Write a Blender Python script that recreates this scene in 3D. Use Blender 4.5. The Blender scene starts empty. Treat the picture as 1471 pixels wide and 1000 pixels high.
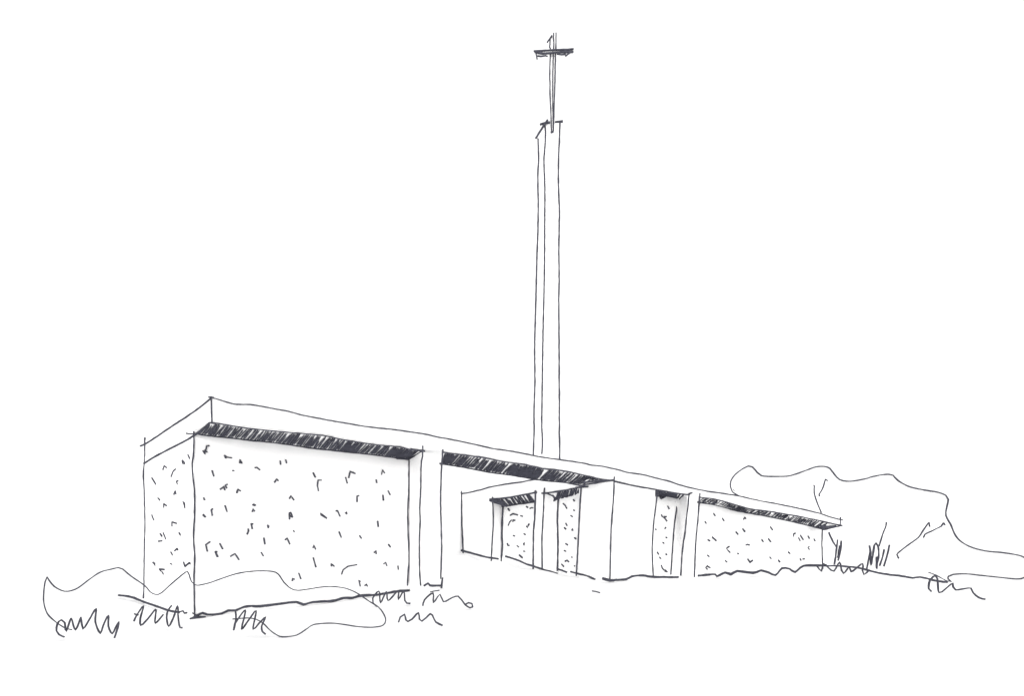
import bpy, math, random
from mathutils import Vector, geometry, noise
random.seed(7)
SC = bpy.context.scene
COL = SC.collection

# ------------------------------------------------------------------ camera frame of the drawing
F, CX, HOR, EYE = 735.0, 735.5, 785.0, 1.6        # focal length (drawing units), centre, eye-level line, eye height

def on_plane(u, v, pl):
    """point where the sight line through (u, v) meets the vertical plane pl = (x0, y0, dx, dy)"""
    x0, y0, dx, dy = pl
    k = (u - CX) / F
    t = (k * y0 - x0) / (dx - k * dy)
    Y = y0 + t * dy
    return Vector((k * Y, Y, EYE + (HOR - v) / F * Y))

def plan(u, pl):
    p = on_plane(u, HOR, pl)
    return Vector((p.x, p.y))

DL = Vector((-1.036, 1.0))      # direction of the end wall, going away
DR = Vector((0.958, 1.0))       # direction of the long front, going away
C0 = Vector((-7.16, 11.53))     # near corner of the stippled walls
OVER = 0.85
def mk(p, d): return (p.x, p.y, d.x, d.y)
P_END = mk(C0, DL)                              # end wall
P_FRONT = mk(C0, DR)                            # stippled front walls (set back)
O0 = C0 - DL * OVER
P_OUT = mk(O0, DR)                              # fascia and pier faces
WC = plan(880, P_OUT)
P_ENT = mk(WC, DL)                              # side wall of the entrance court
P_ENT_IN = mk(WC + DR * 0.5, DL)                # stippled panels set back in it
def frontal(y): return (0, y, 1, 0)

# ------------------------------------------------------------------ materials
def mat(name, col, rough=1.0, spec=0.0, var=0.0, scale=8.0):
    m = bpy.data.materials.new(name); m.use_nodes = True
    nt = m.node_tree; b = nt.nodes['Principled BSDF']
    b.inputs['Roughness'].default_value = rough
    b.inputs['Specular IOR Level'].default_value = spec
    if var:
        n = nt.nodes.new('ShaderNodeTexNoise'); n.inputs['Scale'].default_value = scale
        n.inputs['Detail'].default_value = 4
        tc = nt.nodes.new('ShaderNodeTexCoord')
        r = nt.nodes.new('ShaderNodeValToRGB')
        r.color_ramp.elements[0].position = 0.3; r.color_ramp.elements[1].position = 0.7
        r.color_ramp.elements[0].color = (*[c * (1 - var) for c in col], 1)
        r.color_ramp.elements[1].color = (*[min(1, c * (1 + var)) for c in col], 1)
        nt.links.new(tc.outputs['Object'], n.inputs['Vector'])
        nt.links.new(n.outputs['Fac'], r.inputs['Fac'])
        nt.links.new(r.outputs['Color'], b.inputs['Base Color'])
    else:
        b.inputs['Base Color'].default_value = (*col, 1)
    return m
PAPER = mat('white_paper_finish', (0.982, 0.982, 0.982), var=0.004, scale=1.5)
INK = mat('dark_ink', (0.068, 0.069, 0.087), var=0.25, scale=6.0)

# ------------------------------------------------------------------ mesh collector: slot 0 white, slot 1 ink
class MB:
    def __init__(self): self.v = []; self.f = []; self.m = []
    def face(self, pts, m=0):
        n = len(self.v); self.v += [tuple(p) for p in pts]
        self.f.append(tuple(range(n, n + len(pts)))); self.m.append(m)
    def prism(self, base, z0s, z1s, m=0):
        """closed prism over plan polygon 'base' with bottom and top heights per corner"""
        n = len(self.v); k = len(base)
        self.v += [(p[0], p[1], z) for p, z in zip(base, z0s)]
        self.v += [(p[0], p[1], z) for p, z in zip(base, z1s)]
        self.f.append(tuple(range(n + k - 1, n - 1, -1))); self.m.append(m)
        self.f.append(tuple(range(n + k, n + 2 * k))); self.m.append(m)
        for i in range(k):
            j = (i + 1) % k
            self.f.append((n + i, n + j, n + k + j, n + k + i)); self.m.append(m)
    def tube(self, pts, rad, sides=7):
        """round ink stroke through 3-D pts, rad per point"""
        n = len(pts)
        if n < 2: return
        base = len(self.v); prev = None
        for i, p in enumerate(pts):
            d = (pts[min(i + 1, n - 1)] - pts[max(i - 1, 0)])
            if d.length < 1e-9: d = Vector((0, 0, 1))
            d.normalize()
            a = prev if prev is not None else (Vector((0, 1, 0)) if abs(d.y) < 0.8 else Vector((1, 0, 0)))
            a = a - d * a.dot(d)
            if a.length < 1e-6: a = d.orthogonal()
            a.normalize(); b = d.cross(a); prev = a
            for s in range(sides):
                w = 2 * math.pi * s / sides
                self.v.append(tuple(p + (a * math.cos(w) + b * math.sin(w)) * rad[i]))
        for i in range(n - 1):
            for s in range(sides):
                s2 = (s + 1) % sides
                self.f.append((base + i * sides + s, base + i * sides + s2,
                               base + (i + 1) * sides + s2, base + (i + 1) * sides + s)); self.m.append(1)
        self.f.append(tuple(base + s for s in range(sides - 1, -1, -1))); self.m.append(1)
        self.f.append(tuple(base + (n - 1) * sides + s for s in range(sides))); self.m.append(1)
    def build(self, name, parent=None):
        me = bpy.data.meshes.new(name)
        me.from_pydata(self.v, [], self.f)
        me.materials.append(PAPER); me.materials.append(INK)
        for p, m in zip(me.polygons, self.m): p.material_index = m
        me.update()
        o = bpy.data.objects.new(name, me); COL.objects.link(o)
        if parent is not None:
            o.parent = parent
            w = Vector((0, 0, 0)); q = parent
            while q is not None: w += q.location; q = q.parent
            me.transform(__import__('mathutils').Matrix.Translation(-w))
        return o

def empty(name, loc):
    o = bpy.data.objects.new(name, None); COL.objects.link(o); o.location = loc
    o.empty_display_size = 0.5
    return o
def tag(o, label, cat, group=None):
    o['label'] = label; o['category'] = cat
    if group: o['group'] = group
    return o

# ------------------------------------------------------------------ pen strokes
def smooth_line(pts, step=4.0, curve=False):
    out = []
    n = len(pts)
    for i in range(n - 1):
        p1, p2 = pts[i], pts[i + 1]
        L = math.hypot(p2[0] - p1[0], p2[1] - p1[1])
        k = max(1, int(L / step))
        p0 = pts[i - 1] if i else p1
        p3 = pts[i + 2] if i + 2 < n else p2
        for j in range(k):
            t = j / k
            if curve:
                q = [0.5 * (2 * p1[c] + (p2[c] - p0[c]) * t + (2 * p0[c] - 5 * p1[c] + 4 * p2[c] - p3[c]) * t * t
                            + (-p0[c] + 3 * p1[c] - 3 * p2[c] + p3[c]) * t ** 3) for c in (0, 1)]
            else:
                q = [p1[c] + (p2[c] - p1[c]) * t for c in (0, 1)]
            out.append(tuple(q))
    out.append(tuple(pts[-1]))
    return out
SEED = [0]
def stroke(mb, pts, pl, w=0.95, curve=True, shake=0.22, lift=0.0016, taper=False, step=4.0):
    """one hand-drawn ink line lying on plane pl, slightly proud of it; pl may be a function of (u, v)"""
    SEED[0] += 1; s = SEED[0] * 7.31
    q = smooth_line(pts, step, curve)
    P = []; R = []
    L = 0
    for i, (u, v) in enumerate(q):
        if i: L += math.hypot(u - q[i - 1][0], v - q[i - 1][1])
        du = noise.noise(Vector((L * 0.16, s, 0))) * shake * 1.6
        dv = noise.noise(Vector((L * 0.16, s, 9))) * shake * 1.6
        p = pl(u + du, v + dv) if callable(pl) else on_plane(u + du, v + dv, pl)
        p = Vector((p.x * (1 - lift), p.y * (1 - lift), EYE + (p.z - EYE) * (1 - lift)))
        r = (1.22 if w < 1.2 else 1.08) * w * (1 + 0.36 * noise.noise(Vector((L * 0.11, s, 4))))
        if taper:
            e = min(i, len(q) - 1 - i) / max(1, len(q) - 1)
            r *= 0.65 + 0.35 * min(1, e * 8)
        P.append(p); R.append(r * p.y / F)
    mb.tube(P, R)
def Z(x0, y0, s, pts): return [(x0 + x / s, y0 + y / s) for x, y in pts]
def marks(mb, x0, y0, s, lists, pl, w=0.86):
    for l in lists:
        stroke(mb, Z(x0, y0, s, l), pl, w * random.uniform(0.9, 1.2), curve=False, shake=0.12, step=3)

def at_u(line, u):
    if u <= line[0][0]: a, b = line[0], line[1]
    elif u >= line[-1][0]: a, b = line[-2], line[-1]
    else:
        for a, b in zip(line, line[1:]):
            if a[0] <= u <= b[0]: break
    t = (u - a[0]) / max(1e-6, b[0] - a[0])
    return a[1] + (b[1] - a[1]) * t

def hatch(mb, top, bot, plt, plb, slant, cover, w=1.35, gap=2.1, jit=2.0, rag=0.06, lift=0.006):
    """pen hatching on a soffit: strokes from its outer edge (top) in to the wall (bot)"""
    u = bot[0][0] + 0.5
    end = bot[-1][0]
    while u < end:
        sl = slant + random.uniform(-jit, jit)
        ut = min(max(u + sl, top[0][0]), top[-1][0])
        A = on_plane(ut, at_u(top, ut), plt); B = on_plane(u, at_u(bot, u), plb)
        a = random.uniform(-rag * 0.3, rag * 2.2); b = 1 - random.uniform(-rag * 0.5, rag * 1.8)
        if random.random() < 0.12: a += 0.25
        sa = on_plane(ut + 0.5, at_u(top, ut), plt) - on_plane(ut - 0.5, at_u(top, ut), plt)
        sb = on_plane(u + 0.5, at_u(bot, u), plb) - on_plane(u - 0.5, at_u(bot, u), plb)
        drop = Vector((0, 0, -0.004 - 0.003 * random.random()))
        n = len(mb.v); bow = random.uniform(-0.5, 0.5)
        for j in range(6):
            t = a + (b - a) * j / 5
            p = A.lerp(B, t) + drop
            sd = sa.lerp(sb, t); q = p + sd * bow * math.sin(math.pi * j / 5)
            ww = w * random.uniform(0.8, 1.15) * (0.6 if j in (0, 5) else 1)
            mb.v += [tuple(q - sd * ww), tuple(q + sd * ww)]
        for j in range(5):
            mb.f.append((n + 2 * j, n + 2 * j + 1, n + 2 * j + 3, n + 2 * j + 2)); mb.m.append(1)
        u += gap * random.uniform(0.75, 1.2)
        if random.random() > cover: u += gap * random.uniform(0.55, 1.25)

def ruled(mb, top, bot, plt, plb, drop=0.0, n=24):
    """the white soffit board itself"""
    for i in range(n):
        q = []
        for k, (ln, pl) in ((i, (top, plt)), (i + 1, (top, plt)), (i + 1, (bot, plb)), (i, (bot, plb))):
            u = ln[0][0] + (ln[-1][0] - ln[0][0]) * k / n
            p = on_plane(u, at_u(ln, u), pl); p.z += 0.012
            q.append(p)
        up = [p + Vector((0, 0, 0.02)) for p in q]
        m = len(mb.v)
        mb.v += [tuple(p) for p in q] + [tuple(p) for p in up]
        mb.f += [(m, m+1, m+2, m+3), (m+7, m+6, m+5, m+4), (m, m+4, m+5, m+1), (m+2, m+6, m+7, m+3)]
        mb.m += [0] * 4

def wall(mb, ua, ub, pl, va, vb, zb, back, thick, ztop=None):
    """white wall slab whose face lies on pl from ua to ub, top following va..vb, going back along 'back'"""
    A = on_plane(ua, va, pl); B = on_plane(ub, vb, pl)
    bk = Vector((back.x, back.y, 0)) * thick
    if ztop: A.z = B.z = ztop
    base = [A, B, B + bk, A + bk]
    mb.prism([(p.x, p.y) for p in base], [zb] * 4, [A.z, B.z, B.z, A.z])

# ------------------------------------------------------------------ the long lines of the church, read off the drawing
FT = [(304,571),(334,580),(342,581),(364,581.8),(392,587),(414,591),(434,596.4),(468,603),(500,608.6),(528,613.2),(560,616.6),
      (584,619.8),(612,624.2),(628,628),(648,631.5),(667,635.5),(686,639.5),(709,644.8),(721.6,646.4),(740.8,649.6),(764.8,654.4),
      (779,656.8),(804,660.6),(838,665.6),(850,668.4),(866,670.4),(886,674.6),(900,678.6),(912,680.4),(924,682.4),(946,688),
      (962,692),(980,698),(1012,705.4),(1030,708),(1060,712.6),(1084,718),(1108,722.6),(1132,727.4),(1156,732.6),(1178,738),(1192,743),(1207,746.8)]
FB1 = [(299.5,608.4),(308,607.8),(354,615),(400,620),(446,624),(468,626.4),(496,632.4),(540,639),(570,641.6),(590,646),(608,648.4)]
WT1 = [(280,623.6),(300,626.4),(330,629.4),(360,633),(400,637),(446,644),(470,646.4),(500,650),(532,653),(560,657),(588,659.6)]
FB2 = [(637,650),(651,652),(691,657.3),(724.8,663.7),(756.8,668.3),(780,673.5),(800,675.6),(820,679),(844,684.4),(860,688),(871,690),(883,691.2)]
WT2 = [(634,666.6),(646.4,668.8),(667,672),(702.4,678.9),(732.8,682.9),(764.8,688.3),(782.4,691),(800,692.6),(810,693.4),(834,698),(840,697.4)]
FB3 = [(883,692),(900,696),(920,700),(943,703.8)]
FB4 = [(943,703.8),(978,710),(990,711)]
WT4 = [(938,709.8),(948,712),(979,718)]
FB5 = [(1004.5,715),(1030,718),(1076,731),(1108,735.6),(1148,742.4),(1180,749),(1208,755.4)]
WT5 = [(1002,722),(1030,726),(1060,734.4),(1100,741.6),(1140,750),(1183,760.6)]
FB = FB1[1:] + FB2 + FB3[1:] + FB4[1:] + FB5
FBs = [(304,608)] + FB[1:]

church = empty('church', (C0.x, C0.y, 0.0))
tag(church, 'long low flat-roofed church with stippled walls, white piers and dark hatched eaves', 'church')

# roof slab --------------------------------------------------------
mb = MB()
us = sorted(set([304 + (1207 - 304) * i / 60 for i in range(61)]))
rows = []
for u in us:
    a = on_plane(u, at_u(FT, u), P_OUT); b = on_plane(u, at_u(FBs, u), P_OUT)
    b.z += 0.05
    D = 4.42 if u < 636 else (0.87 if u < 880 else 7.3)
    off = Vector((DL.x, DL.y, 0)) * D
    rows.append((a, b, a + off, b + off))
n0 = len(mb.v)
for r in rows: mb.v += [tuple(p) for p in r]
for i in range(len(rows) - 1):
    p = n0 + 4 * i; q = p + 4
    mb.f += [(p + 1, q + 1, q, p), (p, q, q + 2, p + 2), (p + 2, q + 2, q + 3, p + 3), (p + 3, q + 3, q + 1, p + 1)]; mb.m += [0] * 4
mb.f += [(n0, n0 + 2, n0 + 3, n0 + 1)]; mb.m.append(0)
e = n0 + 4 * (len(rows) - 1)
mb.f += [(e, e + 1, e + 3, e + 2)]; mb.m.append(0)
stroke(mb, FT + [(1211, 747.6)], P_OUT, 0.8)
stroke(mb, [(299.4,570.4),(303,570.8),(307,571.4)], P_OUT, 1.1)
stroke(mb, [(303.4,569.4),(303.6,585),(304,597),(304.4,609)], P_OUT, 0.95)
stroke(mb, FB1, P_OUT, 0.85)
stroke(mb, FB2, P_OUT, 0.85)
stroke(mb, FB3, P_OUT, 0.85)
stroke(mb, FB4, P_OUT, 0.85)
stroke(mb, FB5, P_OUT, 0.8)
stroke(mb, [(590,645.4),(604,647.4),(610,648.2)], P_OUT, 1.3)
stroke(mb, [(1207.4,743.4),(1207,750),(1206.6,756.6)], P_OUT, 0.95)
stroke(mb, [(1203,754.4),(1209.4,755.4)], P_OUT, 1.2)
stroke(mb, [(202,641),(210,637),(230,624),(246,613),(266,600),(286,586),(304,571.6)], P_END, 0.9)
stroke(mb, [(207,666),(222,656.6),(240,647),(266,633.6),(280,625),(289,619),(300,610)], P_END, 1.15)
stroke(mb, [(208,628.6),(208,650),(207.8,666)], P_END, 0.95)
stroke(mb, [(273,630),(282,623)], P_END, 1.2)
mb.build('roof', church)

# end wall ---------------------------------------------------------
ZB = -1.3
mb = MB()
wall(mb, 207.5, 278.8, P_END, 668, 626.5, ZB, DR, 0.25, ztop=rows[0][1].z - 0.002)
stroke(mb, [(207.8,665),(206,682),(207.4,702),(208.6,750),(208,780),(207.2,826),(207.2,844),(206,860)], P_END, 0.95)
marks(mb, 180, 550, 5, [
 [(272,625),(280,598),(298,612)], [(330,675),(345,635),(362,620)], [(192,685),(220,730)], [(408,558),(412,580),(428,582)], [(410,558),(428,578)],
 [(450,518),(463,545)], [(375,730),(368,708),(380,705)], [(350,803),(360,780),(366,800)], [(235,830),(250,845)], [(278,900),(278,872),(298,885)],
 [(415,855),(430,900),(425,862)], [(192,950),(196,965),(208,990)]], P_END, 1.0)
marks(mb, 40, 740, 5, [
 [(1037,85),(1037,52),(1070,62)], [(952,138),(965,155)], [(973,130),(992,175)], [(938,190),(965,187)], [(1087,130),(1097,145)],
 [(1055,258),(1072,243),(1080,252)], [(1028,268),(1040,290)], [(900,340),(915,365)], [(900,345),(915,350)], [(1022,350),(1037,357)],
 [(1120,340),(1130,370),(1160,345),(1168,352)], [(945,390),(982,393)], [(945,390),(958,405)], [(965,410),(975,427)]], P_END, 1.0)
o = mb.build('end_wall', church); o['label'] = 'stippled end wall in sharp perspective'

# front stippled wall ---------------------------------------------
mb = MB()
wall(mb, 279.4, 600, P_FRONT, 624, 661, ZB, DL, 0.25)
stroke(mb, [(278.4,619.6),(278,650),(276,670),(278,694),(279.4,710),(279.4,740),(278,770),(279.4,800),(278.6,836),(279.6,888)], P_FRONT, 0.95)
stroke(mb, [(267,622.8),(273,623.6),(284,623.6)] + WT1[1:], P_FRONT, 0.9)
marks(mb, 180, 550, 5, [
 [(557,487),(572,515),(570,485),(590,500)], [(575,495),(585,455),(603,452)], [(712,522),(730,535),(765,540)], [(712,520),(722,545)],
 [(822,580),(826,552),(838,582)], [(930,612),(945,608),(968,628)], [(1112,560),(1116,590)], [(1152,552),(1158,580)], [(622,628),(636,675)],
 [(768,632),(782,632)], [(680,768),(708,745),(715,775)], [(718,735),(730,760)], [(718,735),(735,730)], [(800,795),(808,765),(830,780)],
 [(1070,718),(1088,692),(1100,705)], [(562,825),(570,845)], [(558,945),(577,968)], [(625,958),(618,915),(628,905)], [(715,880),(732,930)],
 [(912,878),(938,880)], [(920,870),(928,888)], [(912,930),(918,908),(930,925)], [(1178,835),(1190,812),(1212,845)], [(1180,980),(1178,935),(1188,930),(1203,970)]], P_FRONT)
marks(mb, 400, 560, 5, [
 [(248,595),(266,632)], [(288,730),(280,690),(285,650),(310,650)], [(482,628),(495,675)], [(505,635),(515,588),(552,603)], [(740,612),(748,577),(763,600)],
 [(702,645),(706,672)], [(787,725),(803,757)], [(750,755),(755,798)], [(565,808),(565,765),(578,762)], [(302,888),(345,920)],
 [(412,872),(425,870),(443,912)], [(480,890),(490,878),(492,898)], [(714,945),(718,985)]], P_FRONT)
marks(mb, 270, 740, 5, [
 [(108,0),(125,18)], [(450,65),(468,65)], [(455,65),(463,103)], [(432,98),(435,115),(425,142)], [(572,72),(578,97)], [(570,72),(583,85)],
 [(545,163),(553,213)], [(525,268),(543,298)], [(160,192),(128,215),(140,265)], [(228,203),(250,247)], [(195,265),(213,303)], [(193,265),(210,265)],
 [(303,300),(338,278),(367,325)], [(730,35),(730,5),(748,15)], [(697,180),(713,168),(733,213)], [(757,110),(765,125)], [(1085,120),(1103,165)],
 [(952,0),(998,25)], [(1085,0),(1095,12)], [(898,240),(905,218),(918,250)], [(900,307),(920,378)], [(1030,372),(1030,350),(1052,372)],
 [(1103,430),(1115,395),(1150,370),(1215,358)], [(795,417),(812,462)], [(750,478),(752,455),(766,465)], [(1230,475),(1238,515)], [(1225,470),(1240,480)],
 [(1232,148),(1247,170)]], P_FRONT)
marks(mb, 480, 740, 5, [
 [(312,42),(318,88)], [(390,210),(405,233)], [(287,272),(300,258),(303,283)], [(355,355),(370,340),(380,368)], [(458,365),(462,395)],
 [(220,510),(232,498),(240,515)]], P_FRONT)
o = mb.build('stippled_wall', church); o['label'] = 'large stippled wall beside the near corner'

# soffits ----------------------------------------------------------
mb = MB()
ruled(mb, FB1, WT1, P_OUT, P_FRONT)
hatch(mb, FB1, WT1, P_OUT, P_FRONT, 13.5, 0.86, w=1.02, gap=1.62, rag=0.07, jit=2.5)
hatch(mb, [(x, at_u(FB1, x)) for x in (494, 520)], [(x, at_u(WT1, x)) for x in (488, 512)], P_OUT, P_FRONT, 13, 1, gap=1.6)
hatch(mb, [(x, at_u(FB1, x)) for x in (560, 607)], [(x, at_u(WT1, x)) for x in (552, 588)], P_OUT, P_FRONT, 14, 0.95, gap=1.6, w=1.1)
P_RET1 = (lambda a, b: mk(a, b - a))(plan(588, P_FRONT), plan(607, P_OUT))
stroke(mb, [(587,660),(596,655.4),(607.6,648.4)], P_RET1, 1.2)
stroke(mb, [(570,658.6),(580,659.2),(589,660)], P_FRONT, 1.5)
stroke(mb, [(297,612),(301,607.6),(310,608.6)], P_OUT, 1.4)
o = mb.build('soffit', church); o['label'] = 'dark hatched eaves over the near stippled wall'
mb = MB()
ruled(mb, FB2, WT2, P_OUT, P_FRONT)
hatch(mb, FB2, WT2, P_OUT, P_FRONT, 15, 0.90, w=1.2, gap=1.65, rag=0.07)
hatch(mb, [(637,650),(652,652)], [(635,666.4),(648,668.8)], P_OUT, P_FRONT, 5, 1, w=1.5, gap=1.5, jit=1)
hatch(mb, [(x, at_u(FB2, x)) for x in (738, 778)], [(x, at_u(WT2, x)) for x in (726, 770)], P_OUT, P_FRONT, 10, 0.97, gap=1.6, w=1.4)
hatch(mb, [(826,680.4),(868,690)], [(822,696),(846,695.6)], P_OUT, P_FRONT, 16, 1, gap=1.3, w=1.4)
stroke(mb, [(631.5,666.4)] + WT2[1:], P_FRONT, 0.85)
stroke(mb, [(834,698),(844,696),(868,692.2),(882,689.6)], P_OUT, 1.2)
stroke(mb, [(836,694),(850,692),(870,690.4)], P_OUT, 1.5)
o = mb.build('soffit', church); o['label'] = 'dense black eaves strip over the entrance court'
mb = MB()
ruled(mb, FB4, WT4, P_OUT, P_FRONT, n=4)
hatch(mb, FB4, WT4, P_OUT, P_FRONT, 4, 0.97, w=1.35, gap=1.6, rag=0.05)
stroke(mb, [(937,709.2),(940,711.4),(948,713),(962,713.6),(982,718.6)], P_FRONT, 1.0)
stroke(mb, [(948,714),(950,716.8),(956,713.4)], P_FRONT, 1.2)
P_RET4 = (lambda a, b: mk(a, b - a))(plan(974.5, P_FRONT), plan(990, P_OUT))
stroke(mb, [(974,717.6),(983,713.6),(990,709.6),(994,708.6)], P_RET4, 1.2)
stroke(mb, [(976,718),(984,711.5),(990,710)], P_RET4, 1.2)
mb.build('soffit', church)['label'] = 'short dark eaves piece above the narrow stippled wall'
mb = MB()
ruled(mb, FB5, WT5, P_OUT, P_FRONT, n=8)
hatch(mb, FB5, WT5, P_OUT, P_FRONT, 9, 0.84, w=1.0, gap=1.6, rag=0.08, jit=3)
for k in range(14):
    u = 1010 + k * 11.6
    hatch(mb, [(u, at_u(FB5, u) + 2), (u + 12, at_u(FB5, u + 12) + 2)], [(u - 3, at_u(WT5, u - 3) - 1), (u + 7, at_u(WT5, u + 7) - 1)],
          P_OUT, P_FRONT, 4, 0.8, w=1.1, gap=2.2) if k % 3 != 2 else None
stroke(mb, WT5, P_FRONT, 1.05)
P_RET5 = (lambda a, b: mk(a, b - a))(plan(1183, P_FRONT), plan(1209, P_OUT))
stroke(mb, [(1176,758),(1183,760.8),(1196,758.2),(1209,755.2)], P_RET5, 1.1)
for a in ((1180,757.5), (1178,755.5), (1182,759.5)):
    stroke(mb, [a, (1190,757.0), (1200,756.2)], P_OUT, 1.3)
mb.build('soffit', church)['label'] = 'long thin dark eaves over the far wing'

# piers ------------------------------------------------------------
def pier(u_in, u0, u1, v0, v1, lines, label, ret=None):
    mb = MB()
    A = plan(u0, P_OUT); B = plan(u1, P_OUT)
    I = plan(u_in, P_FRONT) if u_in else A + DL * OVER
    Bk = B + DL * OVER
    zt0 = on_plane(u0, v0, P_OUT).z; zt1 = on_plane(u1, v1, P_OUT).z
    if not u_in: A = A + DR * 0.004; I = I + DR * 0.004
    mb.prism([A, B, Bk, I], [ZB] * 4, [zt0, zt1, zt1, zt0])
    for pts, pl, w in lines: stroke(mb, pts, pl, w)
    o = mb.build('pier', church); o['label'] = label
pier(588, 605, 634.5, 650, 655, [
  ([(588,659),(587.6,700),(586,730),(586.2,760),(586.4,770),(588,798),(586.4,824),(585.4,842)], P_FRONT, 0.95),
  ([(607.4,640.6),(607,656),(605,668),(604.4,704),(603,730),(603.6,750),(602.4,776),(602.8,820),(604.4,842)], P_OUT, 0.95),
  ([(636.4,646),(634.4,672),(633.6,696),(633,720),(634,760),(634.4,790),(633.2,832)], P_OUT, 0.95),
  ([(636.2,830),(634.8,838),(634,845.6)], P_OUT, 1.1),
  ([(609,842),(615,838.4),(618,841.6),(635,841.8)], P_OUT, 1.5),
  ([(631.5,666.2),(637,667)], P_OUT, 1.2)],
  'broad white pier left of the entrance court')
pier(None, 880, 941, 692, 704, [
  ([(882.6,685),(881,720),(878,760),(877,796),(876,835)], P_OUT, 0.95),
  ([(944,704),(943,720),(939,752),(937,790),(938.4,828)], P_OUT, 0.9)],
  'plain white panel at the corner right of the entrance court')
pier(974.5, 987, 1002, 711, 714, [
  ([(974.6,714),(969,752),(967,776),(963.6,826)], P_FRONT, 0.95),
  ([(990,709.6),(985,756),(980,794),(978,827.6)], P_OUT, 0.95),
  ([(1005.6,709),(1003,740),(999.4,780),(997.4,830)], P_OUT, 0.95),
  ([(1002,721.6),(1006,722.4)], P_OUT, 1.2)],
  'slim white pier before the far wing')

# far stippled walls ----------------------------------------------
mb = MB()
wall(mb, 925, 985, P_FRONT, 708, 719.4, ZB, DL, 0.25)
marks(mb, 780, 640, 5, [
 [(895,437),(907,458)],[(850,500),(858,515)],[(868,510),(875,525),(890,545)],[(866,520),(885,512)],[(808,603),(813,606)],[(875,600),(883,590)],
 [(882,662),(890,665)],[(860,698),(870,705)],[(820,768),(832,785)],[(837,805),(847,815)],[(882,782),(888,786)],[(850,862),(858,885),(872,898)],
 [(875,905),(892,910)],[(878,897),(888,908)]], P_FRONT, 0.85)
mb.build('stippled_wall', church)['label'] = 'narrow stippled strip between two white piers'
mb = MB()
wall(mb, 996, 1181.5, P_FRONT, 722, 760.6, -1.6, DL, 0.25)
stroke(mb, [(1181,760),(1180.4,784),(1181.6,818)], P_FRONT, 1.05)
marks(mb, 980, 680, 5, [
 [(225,290),(237,308)],[(288,325),(300,343)],[(163,348),(173,362)],[(440,333),(450,318),(456,328)],[(433,400),(448,420)],[(385,423),(400,440)],
 [(633,387),(648,408)],[(215,460),(243,485)],[(183,478),(198,487)],[(570,478),(582,493)],[(618,472),(635,493)],[(457,518),(468,513),(482,517)],
 [(800,455),(797,440),(812,433)],[(848,447),(868,478)],[(835,465),(847,487)],[(902,452),(912,468)],[(945,473),(953,487)],[(912,548),(902,535),(912,528)],
 [(343,570),(317,543),(337,528)],[(397,578),(402,580)],[(180,590),(193,600)],[(308,628),(322,640)],[(470,618),(487,642),(505,628)],[(628,603),(638,614)],
 [(690,627),(700,637)],[(760,567),(773,577)],[(845,615),(853,627)],[(865,618),(878,617)],[(180,690),(168,680),(182,667)],[(185,672),(200,680)]], P_FRONT, 0.95)
mb.build('stippled_wall', church)['label'] = 'long stippled wall of the far wing'

# entrance court: side wall with two set-back panels --------------
T1 = [(703.4,717.6),(728,715.6),(745.6,712.4),(771,707.6)]
B1 = [(721,727.9),(745.6,724.4),(769.4,721.2)]
T2 = [(778.2,709),(793.2,707.6),(816,703.8),(836.3,699.6)]
B2 = [(797,718.6),(816,714.6),(835.4,708.6)]
mb = MB()
def zent(u, v): return on_plane(u, v, P_ENT).z
def court_block(u0, u1, v0, v1, zb=-0.4):
    A = on_plane(u0, v0, P_ENT); B = on_plane(u1, v1, P_ENT)
    d = DR * 0.62
    mb.prism([(A.x, A.y), (B.x, B.y), (B.x + d.x, B.y + d.y), (A.x + d.x, A.y + d.y)], [zb] * 4, [A.z, B.z, B.z, A.z])
court_block(663.4, 707, 709, 699.5)
court_block(768, 780, 689.5, 689.5)
court_block(832, 879, 697, 692)
def header(u0, u1, vt0, vt1, vb0, vb1):
    A = on_plane(u0, vt0, P_ENT); B = on_plane(u1, vt1, P_ENT)
    a = on_plane(u0, vb0, P_ENT); b = on_plane(u1, vb1, P_ENT); d = DR * 0.62
    base = [(A.x, A.y), (B.x, B.y), (B.x + d.x, B.y + d.y), (A.x + d.x, A.y + d.y)]
    mb.prism(base, [a.z, b.z, b.z, a.z], [A.z, B.z, B.z, A.z])
header(707, 768, 699.5, 689.5, 717, 708)
header(780, 832, 689.5, 697, 709, 700.5)
stroke(mb, [(661.6,709.3),(670.4,708.5),(689.6,704),(710,698.7),(734,694.7),(750,692.5),(766.4,689.3),(774,688.6)], P_ENT, 0.85)
stroke(mb, [(663,705.6),(662.9,736.3),(664,764.5),(665.2,795.3)], P_ENT, 0.95)
stroke(mb, [(707.3,714.3),(708.7,746.9),(706.9,780.3),(705.7,806.4)], P_ENT, 0.9)
stroke(mb, [(769,704.6),(768.2,741.6),(766.2,768),(765.9,818.2)], P_ENT, 1.05)
stroke(mb, [(782,701),(780.3,738),(778.5,778.6),(779,819)], P_ENT, 1.0)
stroke(mb, [(835,696.7),(833.7,715),(831,768),(829.3,803.2),(827.8,827.9)], P_ENT, 1.0)
stroke(mb, T1, P_ENT, 1.1)
stroke(mb, T2, P_ENT, 1.0)
stroke(mb, [(827,701),(834,700),(845,699.2)], P_ENT, 1.2)
for a in ([(659.9,790.4),(675.2,794.4),(698,800.6),(715.7,803.2)], [(726.3,799.7),(742,804.5),(754.4,810),(765.9,813.8),(780.8,818.6),(801,824.4)],
          [(802,818.2),(808,820),(814.3,822.6)], [(819.6,821.7),(829.3,824.4),(842.5,827.5),(854.8,832.8)]):
    stroke(mb, a, P_ENT, 1.3)
entrance = mb.build('entrance_wall', church)
entrance['label'] = 'side wall of the entrance court with two set-back stippled panels'
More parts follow.
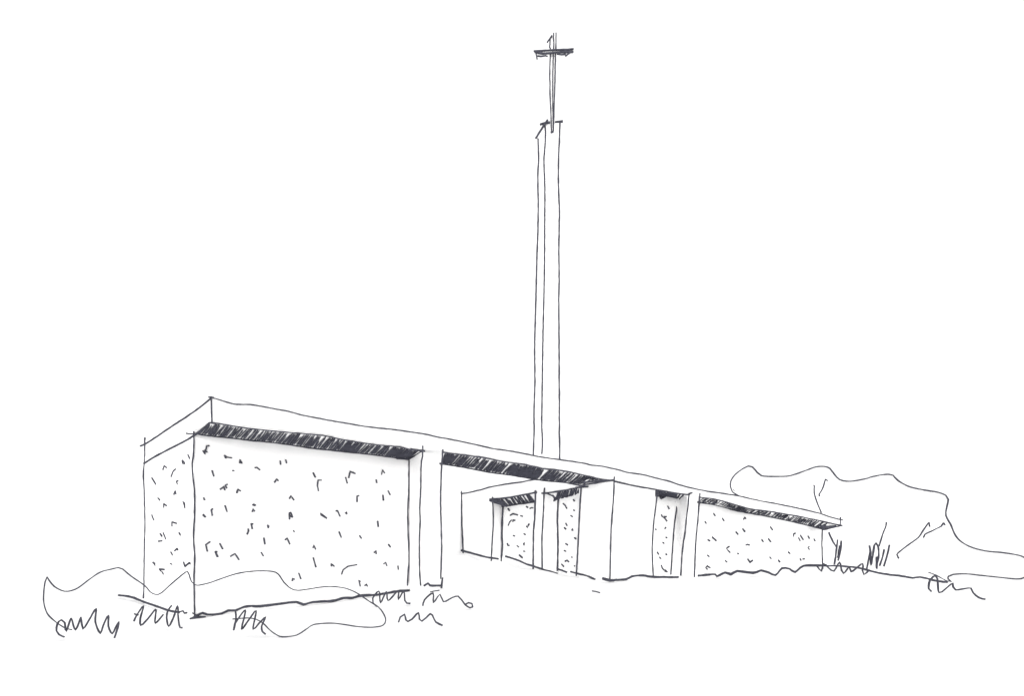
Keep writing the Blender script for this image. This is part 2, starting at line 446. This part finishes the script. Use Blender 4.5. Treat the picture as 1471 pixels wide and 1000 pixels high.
def panel(top, bot, u0, u1, v0, v1, ml, lines, slant, cover):
    mb = MB()
    A = on_plane(u0, v0, P_ENT_IN); B = on_plane(u1, v1, P_ENT_IN)
    d = DR * 0.11
    mb.prism([(A.x, A.y), (B.x, B.y), (B.x + d.x, B.y + d.y), (A.x + d.x, A.y + d.y)], [-0.4] * 4, [A.z, B.z, B.z, A.z])
    for pts, w in lines: stroke(mb, pts, P_ENT_IN, w)
    marks(mb, 640, 680, 5.68, ml, P_ENT_IN, 0.85)
    mb.build('stippled_panel', entrance)
    mb = MB()
    ruled(mb, top, bot, P_ENT, P_ENT_IN, n=4)
    hatch(mb, top, bot, P_ENT, P_ENT_IN, slant, cover, w=1.25, gap=1.75, rag=0.05)
    return mb
mb = panel(T1, B1, 718, 772, 727, 720, [
 [(510,290),(522,308)],[(527,345),(550,332),(590,343)],[(612,348),(630,354)],[(510,430),(522,400),(538,382)],[(548,398),(552,383),(568,387)],[(658,432),(670,445)],
 [(672,432),(682,412)],[(658,272),(672,283)],[(688,290),(700,283),(715,285)],[(552,510),(567,515)],[(638,495),(652,503)],[(503,572),(508,590),(520,592)],
 [(582,592),(598,605)],[(645,570),(635,578),(643,590)],[(635,637),(648,640)],[(600,668),(628,692)]],
 [([(722.4,727.9),(721,768),(721.5,785.6),(719.2,809.9)], 1.15)], -8, 0.82)
stroke(mb, [(703.4,719),(714,723),(728,727.6)], P_ENT, 1.4)
stroke(mb, [(721,728)] + B1[1:], P_ENT_IN, 1.2)
for k in range(5): stroke(mb, [(706 + 3 * k, 718.6), (716 + 3 * k, 724 + 0.3 * k)], P_ENT, 1.3)
mb.build('soffit', entrance)
mb = panel(T2, B2, 797, 838, 718.6, 707, [
 [(958,248),(975,262),(990,290)],[(1042,215),(1052,230)],[(1043,300),(1053,308)],[(1020,345),(1037,358)],[(980,408),(993,432)],[(968,445),(983,458)],
 [(1028,468),(1035,455),(1037,472)],[(1050,528),(1065,538)],[(980,575),(997,588)],[(967,632),(983,640)],[(1025,685),(1035,688)],[(975,720),(992,712),(1007,727)],
 [(945,742),(965,765)],[(1050,757),(1054,760)]],
 [([(802,715),(800.6,746.9),(801.4,778.6),(800.6,826)], 1.1)], 4, 0.88)
stroke(mb, [(778,708.8),(786,709.4),(795,713)], P_ENT, 1.2)
stroke(mb, [(794,712),(797,716),(795.5,719.8),(801,717)], P_ENT, 1.4)
mb.build('soffit', entrance)

# entrance court: back wall and ceiling ----------------------------
BC = plan(663.4, P_ENT)
mb = MB()
a = BC; b = BC - DR * 9.0
zt = zent(663.4, 709)
mb.prism([a, b, b + DL * 0.25, a + DL * 0.25], [0.2] * 4, [zt] * 4)
mb.build('back_wall', church)

# thick pen line where the walls meet the ground -------------------
mb = MB()
stroke(mb, [(273,890),(282,885.4),(291,881),(298,883.6),(318,882),(328,877.6),(338,877.6),(350,872.6),(363,871)], P_FRONT, 1.5)
stroke(mb, [(363,871),(374,871.4),(398,868.4),(426,865.4),(436,869),(450,865.4),(478,863.6),(494,859.4),(506,859.4),(520,856),(540,855),(570,850),(588,849),(604,847)], P_FRONT, 1.7)
stroke(mb, [(273,890),(284,887.2),(295,887.4)], P_FRONT, 1.9)
stroke(mb, [(276,881),(282,884)], P_FRONT, 0.8)
stroke(mb, [(171,855.6),(188,858),(206,865),(224,871),(242,877.4),(258,880)], P_END, 1.55)
stroke(mb, [(256,880),(263,878),(265,881.4),(269,880.6)], P_END, 0.9)
o = mb.build('plinth', church); o['label'] = 'thick uneven dark line along the foot of the near stippled walls'
mb = MB()
stroke(mb, [(866,831),(878,833.6),(900,832.4),(908,828.4),(924,827),(936,829),(974,829.6)], P_OUT, 1.55)
stroke(mb, [(866,832),(876,835),(886,833)], P_OUT, 1.6)
stroke(mb, [(985,831.5),(986,829.6),(1008,827),(1027,825.6),(1030,828.4),(1042,823),(1050,825.4),(1059,821),(1082,823.4),(1094,820),(1104,823),(1114,826.6),
            (1123,817),(1134,817.4),(1142,822.4),(1154,813.4),(1180,813)], P_FRONT, 1.6)
o = mb.build('plinth', church); o['label'] = 'thick wavy dark line along the foot of the far wing'

# ------------------------------------------------------------------ bell tower
def steady(pts, a=0.5):
    (x0, y0), (x1, y1) = pts[0], pts[-1]
    n = len(pts); my = sum(p[1] for p in pts) / n; mx = sum(p[0] for p in pts) / n
    b = sum((p[1] - my) * (p[0] - mx) for p in pts) / sum((p[1] - my) ** 2 for p in pts)
    return [(mx + b * (y - my) + (x - mx - b * (y - my)) * a, y) for x, y in pts]
TY = 36.5
k = lambda u: (u - CX) / F
FLp = Vector((k(780.6) * TY, TY))
FRp = plan(803.6, mk(FLp, Vector((1, 0.12)).normalized()))
BLp = plan(769.6, mk(FLp, DL))
BRp = FRp + (BLp - FLp)
tower = empty('bell_tower', (FLp.x, FLp.y, 0))
tag(tower, 'tall slender white bell tower topped by a cross, rising behind the church roof', 'bell tower')
mb = MB()
zF = EYE + (HOR - 176) / F * TY
zB = EYE + (HOR - 198) / F * BLp.y
mb.prism([FLp, FRp, BRp, BLp], [-0.6] * 4, [zF, zF, zB, zB])
pf = mk(FLp, FRp - FLp); ps = mk(FLp, BLp - FLp)
stroke(mb, steady([(771.8,199),(774,228),(772,252),(774,292),(773.6,332),(771.2,372),(770.4,404),(768,468),(767.2,500),(768.8,548),(767.6,574.4),(767,602),(767.8,616.4),(766.6,638),(765.8,654.2)]), ps, 0.95)
stroke(mb, steady([(782.7,180),(784.4,195.2),(781,222),(780,232),(783.2,272),(783.2,320),(783.2,372),(782.4,412),(780,476),(778.8,532),(778.2,560),(777.4,611.6),(779.4,627),(779.4,644),(778.2,652.4)]), pf, 0.9)
stroke(mb, steady([(805.1,175),(804.8,193),(801.2,236),(802,276),(804,304),(802.4,356),(803.2,404),(802,428),(802.8,500),(803.2,550),(803.6,574.4),(803.6,608),(803.6,624.8),(804.8,641.6),(804.2,660.2)]), pf, 0.95)
stroke(mb, [(776,178.5),(785.6,175.8),(798,174.8),(808.4,173.9)], pf, 1.45)
stroke(mb, [(786.9,171.5),(781.8,179),(769.4,198.6)], ps, 1.15)
mb.build('shaft', tower)
mb = MB()
CY = TY - 0.55
pc = frontal(CY)
def cbox(mb, u0, u1, v0, v1, y0, y1):
    x0, x1 = k(u0) * y0, k(u1) * y0
    z0, z1 = EYE + (HOR - v1) / F * y0, EYE + (HOR - v0) / F * y0
    mb.prism([(x0, y0), (x1, y0), (x1, y1), (x0, y1)], [z0] * 4, [z1] * 4)
cbox(mb, 790.6, 797.0, 49, 189, CY + 0.02, CY + 0.3)
stroke(mb, [(790,55.5),(790,64),(789.5,67),(790.8,69.5)], pc, 0.71)
stroke(mb, [(786,60.5),(790,54.7),(792.8,50.5)], pc, 0.88)
stroke(mb, [(795.4,47),(795,52.5),(795.6,60),(795.2,70),(794.8,82.5),(794.1,106),(794.1,144),(794.7,174.3),(795,187.6)], pc, 0.71)
stroke(mb, [(798.9,46.7),(798.6,60),(797.9,87),(797,125),(796,153.4),(795,187.6)], pc, 0.84)
stroke(mb, [(790.3,77.5),(789.7,106),(790.3,142),(791.3,161),(792.2,189.5)], pc, 0.80)
stroke(mb, [(791.2,190),(795,188.6)], pc, 1.34)
cross = mb.build('cross', tower)
mb = MB()
cbox(mb, 767.5, 823.5, 71.2, 76.4, CY - 0.12, CY - 0.004)
pb = frontal(CY - 0.14)
stroke(mb, [(766.5,73),(782.5,72),(795,71.2),(805,71),(824,70)], pb, 0.97)
stroke(mb, [(768.5,73.5),(773.5,76),(780,76.7),(788,76),(800,75),(824,74)], pb, 0.97)
stroke(mb, [(768.5,74),(774,74.6),(779,75.2)], pb, 1.09)
stroke(mb, [(804,72),(812,71.8),(819,72)], pb, 1.18)
stroke(mb, [(770,74.5),(770.6,79),(771.5,84.5)], pb, 0.80)
stroke(mb, [(772,80),(777,80.5),(784,79.5),(786.8,80.8)], pb, 0.80)
stroke(mb, [(800,77.2),(806.5,78.2),(813,77.5)], pb, 0.80)
stroke(mb, [(820,74.5),(816,77.2),(812.2,80.3)], pb, 0.80)
mb.build('crossbar', cross)

# ------------------------------------------------------------------ low shrub drawn as an open outline in front of the near corner
BUSH = Z(40,740,5,[(315,825),(270,815),(200,770),(140,710),(115,630),(115,550),(125,480),(138,447),(155,475),(190,515),(240,543),(290,550),(360,525),(440,465),
 (520,412),(590,393),(650,380),(680,390),(740,440),(840,510),(880,555),(920,573),(960,560),(1050,480),(1145,405),(1158,430),(1175,480),(1200,503)]) + \
 Z(270,740,5,[(70,507),(150,490),(250,455),(350,423),(450,407),(540,403),(610,408),(650,428),(690,485),(740,530),(790,543),(870,533),(980,517),(1060,517),(1140,530),(1200,555),(1240,578)]) + \
 Z(480,740,5,[(250,620),(320,665),(360,720),(370,760),(350,795),(280,808),(180,805),(80,790)]) + \
 Z(270,740,5,[(1050,780),(980,780),(900,790),(860,815),(800,855),(760,870),(680,877),(640,865),(590,830),(540,780),(490,752),(430,742),(320,750)])
def bush_pl(u, v):
    y = 9.35 + 0.35 * noise.noise(Vector((u * 0.012, v * 0.012, 3))) - 0.0035 * (v - 860)
    return on_plane(u, v, frontal(y))
mb = MB()
stroke(mb, BUSH, bush_pl, 0.78, lift=0, shake=0.1)
shr = mb.build('shrub')
tag(shr, 'low spreading shrub in thin open outline across the near corner of the church', 'shrub')

# ------------------------------------------------------------------ grass tufts
GCTRL = []                                     # ground heights gathered from what stands on it
def tuft(lines, label, vb=None, y=None, w=0.95):
    allp = [p for l in lines for p in l[0]]
    vb = vb or max(p[1] for p in allp)
    y = y or EYE * F / (vb - HOR)
    uc = sum(p[0] for p in allp) / len(allp)
    base = on_plane(uc, vb, frontal(y))
    GCTRL.append((base.x, base.y, base.z))
    mb = MB()
    for l, ww in lines:
        s = SEED[0]
        stroke(mb, l, lambda u, v: on_plane(u, v, frontal(y + 0.25 * noise.noise(Vector((u * 0.08, 5.0, s))))), ww, lift=0, shake=0.15)
    o = mb.build('grass_tuft')
    o.location = base
    o.data.transform(__import__('mathutils').Matrix.Translation(-base))
    tag(o, label, 'grass tuft', 'scribbled grass tufts on the ground')
tuft([(Z(40,740,5,[(262,878),(225,862),(206,835),(212,785),(240,755),(265,775),(275,838),(310,745),(325,790),(342,828),(365,780),(380,738),(388,790),(398,822),(440,755),(490,675),(485,770),(520,852),(540,800),(578,722),(578,800),(605,855),(630,810),(655,768),(640,830),(622,885)]), 1.0)],
     'widest zigzag grass tuft, at the far left inside the shrub outline')
tuft([(Z(40,740,5,[(762,765),(780,725),(832,652),(808,745),(812,795),(860,750),(918,680),(915,740),(917,780),(972,717)]), 1.0), (Z(40,740,5,[(765,712),(790,720)]), 1.0),
      (Z(40,740,5,[(1033,652),(1005,690),(997,740),(1012,802),(1045,740),(1075,655),(1080,740),(1092,810),(1110,812)]), 1.0)],
     'tall zigzag grass tuft at the foot of the stippled end wall', y=10.3)
tuft([(Z(270,740,5,[(340,690),(345,740),(328,830)]), 1.25), (Z(270,740,5,[(335,785),(412,685),(385,822),(440,750),(490,690),(468,822),(510,780),(557,735),(530,800),(535,840),(555,857)]), 1.05)],
     'upright dark grass tuft below the large stippled wall, inside the shrub outline')
tuft([(Z(480,740,5,[(310,660),(280,635),(277,600),(322,548),(333,632),(375,552),(388,617),(460,545),(460,610),(500,550),(508,615),(522,635),(548,637)]), 1.0)],
     'grass tuft on the dark ground line just left of the broad white pier', y=13.2)
tuft([(Z(480,740,5,[(637,655),(650,610),(710,562),(713,630),(760,572),(785,625),(850,595),(890,585),(915,610),(940,645),(975,668),(995,662),(990,638),(965,632),(940,645)]), 1.0),
      (Z(480,740,5,[(690,555),(720,547),(755,543)]), 0.75)],
     'grass tuft ending in a curl, right under the broad white pier', y=12.6)
tuft([(Z(480,740,5,[(463,772),(475,735),(505,715),(515,755),(530,767),(560,750),(605,705),(612,750),(630,765),(660,740),(690,712),(705,720),(730,770),(778,795)]), 1.1)],
     'lowest wavy grass tuft, standing alone on open ground below the pier')
tuft([(Z(1030,650,5,[(720,820),(750,855),(765,800),(800,830),(840,855),(880,790),(895,850),(910,872),(950,825),(965,860),(1045,800),(1045,850),(1055,880),(1095,845)]), 1.0)],
     'wide grass tuft at the far end of the church under the tree', y=48.0)
tuft([(Z(1221,670,5,[(587,903),(565,880),(575,820),(615,785),(628,810),(640,910),(690,880),(738,840),(742,870),(760,890),(868,877),(885,910),(925,945),(970,957)]), 1.05)],
     'grass tuft trailing off to the right at the end of the ground line', y=34.0)

# ------------------------------------------------------------------ tree beyond the far end
TRY = 60.0
pt = frontal(TRY)
CROWN = Z(1030,650,5,[(155,313),(110,285),(97,250),(100,205),(130,160),(190,115),(225,98),(255,105),(290,145),(320,168),(370,173),(500,172),(570,155),(640,130),(710,105),(770,102),(810,115),(845,160),(880,195),(930,208),(990,205),(1080,187)]) + \
 Z(1221,670,5,[(150,78),(230,62),(280,58),(310,65),(345,103),(430,148),(540,172),(630,187),(690,210),(708,240),(697,290),(690,355),(725,420),(760,500),(810,550),(880,585),(980,610),(1100,622),(1200,638),(1250,655),(1290,690),(1300,760),(1250,803),(1200,812),(1100,803),(950,787),(830,775),(740,780),(705,795),(705,808),(728,832)])
tb = on_plane(1262, 822, pt)
tree = empty('tree', (tb.x, tb.y, tb.z))
tag(tree, 'broad rounded tree in thin outline with a few bare branches, beyond the far wing', 'tree')
GCTRL.append((tb.x, tb.y, tb.z))
mb = MB()
poly = smooth_line(CROWN, 5.0, True) + [(1361,837),(1321,829.4),(1265,824.4),(1230,816),(1150,812),(1085,800),(1072,760),(1066,726)]
P2 = [Vector(((u - CX) / F * TRY, EYE + (HOR - v) / F * TRY)) for u, v in poly]
xs = [p.x for p in P2]; ys = [p.y for p in P2]
def inside(p):
    c = False; j = len(P2) - 1
    for i in range(len(P2)):
        a, b = P2[i], P2[j]
        if (a.y > p.y) != (b.y > p.y) and p.x < (b.x - a.x) * (p.y - a.y) / (b.y - a.y) + a.x: c = not c
        j = i
    return c
def bdist(p):
    best = 1e9
    for i in range(len(P2)):
        a, b = P2[i - 1], P2[i]; d = b - a
        t = max(0, min(1, (p - a).dot(d) / max(1e-9, d.dot(d))))
        best = min(best, (a + d * t - p).length)
    return best
pts2 = list(P2); st = 0.8
yy = min(ys) + st / 2
while yy < max(ys):
    xx = min(xs) + st / 2
    while xx < max(xs):
        p = Vector((xx + random.uniform(-.15, .15), yy + random.uniform(-.15, .15)))
        if inside(p) and bdist(p) > 0.25: pts2.append(p)
        xx += st
    yy += st
nb = len(P2)
vv, ee, ff, *_ = geometry.delaunay_2d_cdt(pts2, [(i, (i + 1) % nb) for i in range(nb)], [], 1, 1e-5)
th = []
for p in vv:
    d = bdist(p)
    th.append(0.0 if d < 0.02 else min(2.2, 0.5 * d) * (1 + 0.25 * noise.noise(Vector((p.x * 0.5, p.y * 0.5, 1)))))
n0 = len(mb.v)
mb.v += [(p.x, TRY + 0.02 - t, p.y) for p, t in zip(vv, th)]
n1 = len(mb.v)
mb.v += [(p.x, TRY + 0.04 + t, p.y) for p, t in zip(vv, th)]
for f in ff:
    mb.f.append(tuple(n0 + i for i in f)); mb.m.append(0)
    mb.f.append(tuple(n1 + i for i in reversed(f))); mb.m.append(0)
stroke(mb, CROWN, pt, 0.8, shake=0.1, lift=0.002)
stroke(mb, Z(1221,670,5,[(565,763),(620,785),(700,828),(715,826)]), pt, 0.7, lift=0.01)
stroke(mb, Z(1030,650,5,[(118,268),(126,278)]), pt, 0.5, lift=0.01)
mb.build('crown', tree)
fr = frontal(TRY - 3.2)
def tstroke(name, lines, label=None):
    mb = MB()
    for l, w in lines: stroke(mb, l, fr, w, lift=0, shake=0.15)
    o = mb.build(name, tree)
    if label: o['label'] = label
A2 = (1030, 650, 5); A3 = (1221, 670, 5)
tstroke('branch', [(Z(*A2,[(692,238),(700,240),(698,290),(715,350),(735,400),(750,437)]), 0.85)])
tstroke('branch', [(Z(*A2,[(795,205),(779,194),(765,245),(745,285),(733,302),(736,318)]), 0.9)])
tstroke('branch', [(Z(*A3,[(350,665),(337,635),(400,580),(490,515),(520,470),(565,405),(568,402),(573,437)]), 0.9)])
tstroke('branch', [(Z(*A3,[(528,515),(540,490),(600,460),(655,432),(672,408)]), 0.95), (Z(*A3,[(672,406),(683,423)]), 0.95)])
tstroke('trunk', [(Z(*A2,[(803,575),(808,590),(835,645),(857,680)]), 0.95), (Z(*A2,[(866,628),(858,700),(843,808)]), 1.0), (Z(*A2,[(893,635),(888,700),(870,780)]), 1.2),
                  (Z(*A2,[(882,670),(868,760)]), 1.3)], 'short forked stems beside the end of the church')
tstroke('trunk', [(Z(*A3,[(262,402),(258,430),(235,490),(210,575)]), 0.85), (Z(*A3,[(140,570),(148,620),(150,712),(165,640),(175,570),(187,552),(203,575),(207,640),(195,700),(193,740)]), 1.1),
                  (Z(*A3,[(120,745),(132,680),(145,612)]), 1.0), (Z(*A3,[(190,650),(192,735)]), 1.1), (Z(*A3,[(246,598),(235,650),(213,718)]), 1.2), (Z(*A3,[(284,565),(268,640),(243,722)]), 1.2)],
        'cluster of upright stems under the middle of the crown')

# ------------------------------------------------------------------ ground
for u, v in ((280,887),(350,873),(436,869),(520,857),(588,850)):
    GCTRL.append(tuple(on_plane(u, v, P_FRONT)))
for u, v in ((620,844),(634,844),(878,836),(908,832),(974,832)): GCTRL.append(tuple(on_plane(u, v, P_OUT)))
for u, v in ((985,833),(1030,830),(1082,827),(1114,828),(1150,824),(1181,820)): GCTRL.append(tuple(on_plane(u, v, P_FRONT)))
for u, v in ((171,857),(206,866),(242,879)): GCTRL.append(tuple(on_plane(u, v, P_END)))
for u, v in ((663,796),(707,806),(768,817),(830,828)): GCTRL.append(tuple(on_plane(u, v, P_ENT)))
GCTRL.append((2.4, 15.6, 0.12))
RB = 56.0
for u, v in ((1221,818),(1265,827),(1311,833),(1361,840)): GCTRL.append(tuple(on_plane(u, v, frontal(RB))))
for p in ((0,0,0),(-12,4,0),(12,4,0),(14,15,-.6),(21,24,-1.6),(29,34,-2.2),(34,40,-2.7),(42,46,-3.0),(50,52,-3.2),(56,58,-3.3),(-30,12,0),(30,26,-1.9),(60,40,-3.2),(90,60,-3.8),(-60,60,0),(0,60,0),(0,90,-.5),(FLp.x,FLp.y,-0.1)): GCTRL.append(p)
def gz(x, y):
    s = w = 0.0
    for a, b, z in GCTRL:
        d = (x - a) ** 2 + (y - b) ** 2 + 0.05
        q = 1 / d ** 1.8
        s += q * z; w += q
    return s / w - 0.05
mb = MB()
def axis(lo, hi, st, far): return [lo - f for f in reversed(far)] + [lo + st * i for i in range(int((hi - lo) / st) + 1)] + [hi + f for f in far]
FAR = [6, 20, 60, 150, 400, 900]
gx = axis(-24, 66, 1.0, FAR); gy = axis(-10, 70, 1.0, FAR)
for y in gy:
    for x in gx: mb.v.append((x, y, gz(x, y)))
nx = len(gx)
for j in range(len(gy) - 1):
    for i in range(nx - 1):
        mb.f.append((j * nx + i, j * nx + i + 1, (j + 1) * nx + i + 1, (j + 1) * nx + i)); mb.m.append(0)
stroke(mb, [(850.4,849.4),(856,850.2),(862,852)], frontal(15.6), 0.8, lift=0)
g = mb.build('ground'); g['kind'] = 'structure'
for p in g.data.polygons: p.use_smooth = p.material_index == 0
mb = MB()
stroke(mb, [(1180,813),(1206,813.6),(1230,815.8),(1245,819),(1265,824.4),(1291,827.4),(1311,830.6),(1321,829.4),(1341,833.6),(1361,837)], frontal(RB - 1.0), 1.3, lift=0)
stroke(mb, [(1262,823.4),(1278,826),(1296,828)], frontal(RB - 1.0), 1.4, lift=0)
stroke(mb, [(1335,832.6),(1350,836),(1360,836.6)], frontal(RB - 1.0), 1.5, lift=0)
o = mb.build('bank'); o['kind'] = 'structure'

# ------------------------------------------------------------------ light: an even, blank white overcast sky and a weak soft sun
w = bpy.data.worlds.new('World'); SC.world = w; w.use_nodes = True
bg = w.node_tree.nodes['Background']
bg.inputs['Color'].default_value = (1, 1, 1, 1); bg.inputs['Strength'].default_value = 1.0
sun = bpy.data.lights.new('sun', 'SUN'); sun.energy = 1.5; sun.angle = math.radians(16); sun.color = (1, 0.98, 0.95)
so = bpy.data.objects.new('sun', sun); COL.objects.link(so); so.location = (0, 0, 60)
so.rotation_euler = (math.radians(87), 0, 0)

cam = bpy.data.cameras.new('camera'); co = bpy.data.objects.new('camera', cam); COL.objects.link(co)
co.location = (0, 0, EYE); co.rotation_euler = (math.radians(90), 0, 0)
cam.sensor_width = 36; cam.lens = 36 * F / 1471
cam.shift_y = (HOR - 500) / 1471
cam.clip_start = 0.05; cam.clip_end = 3000
SC.camera = co

SC.view_settings.view_transform = 'Standard'; SC.view_settings.look = 'None'
SC.view_settings.gamma = 1; SC.view_settings.exposure = 0.24
SC.cycles.max_bounces = 24; SC.cycles.diffuse_bounces = 24
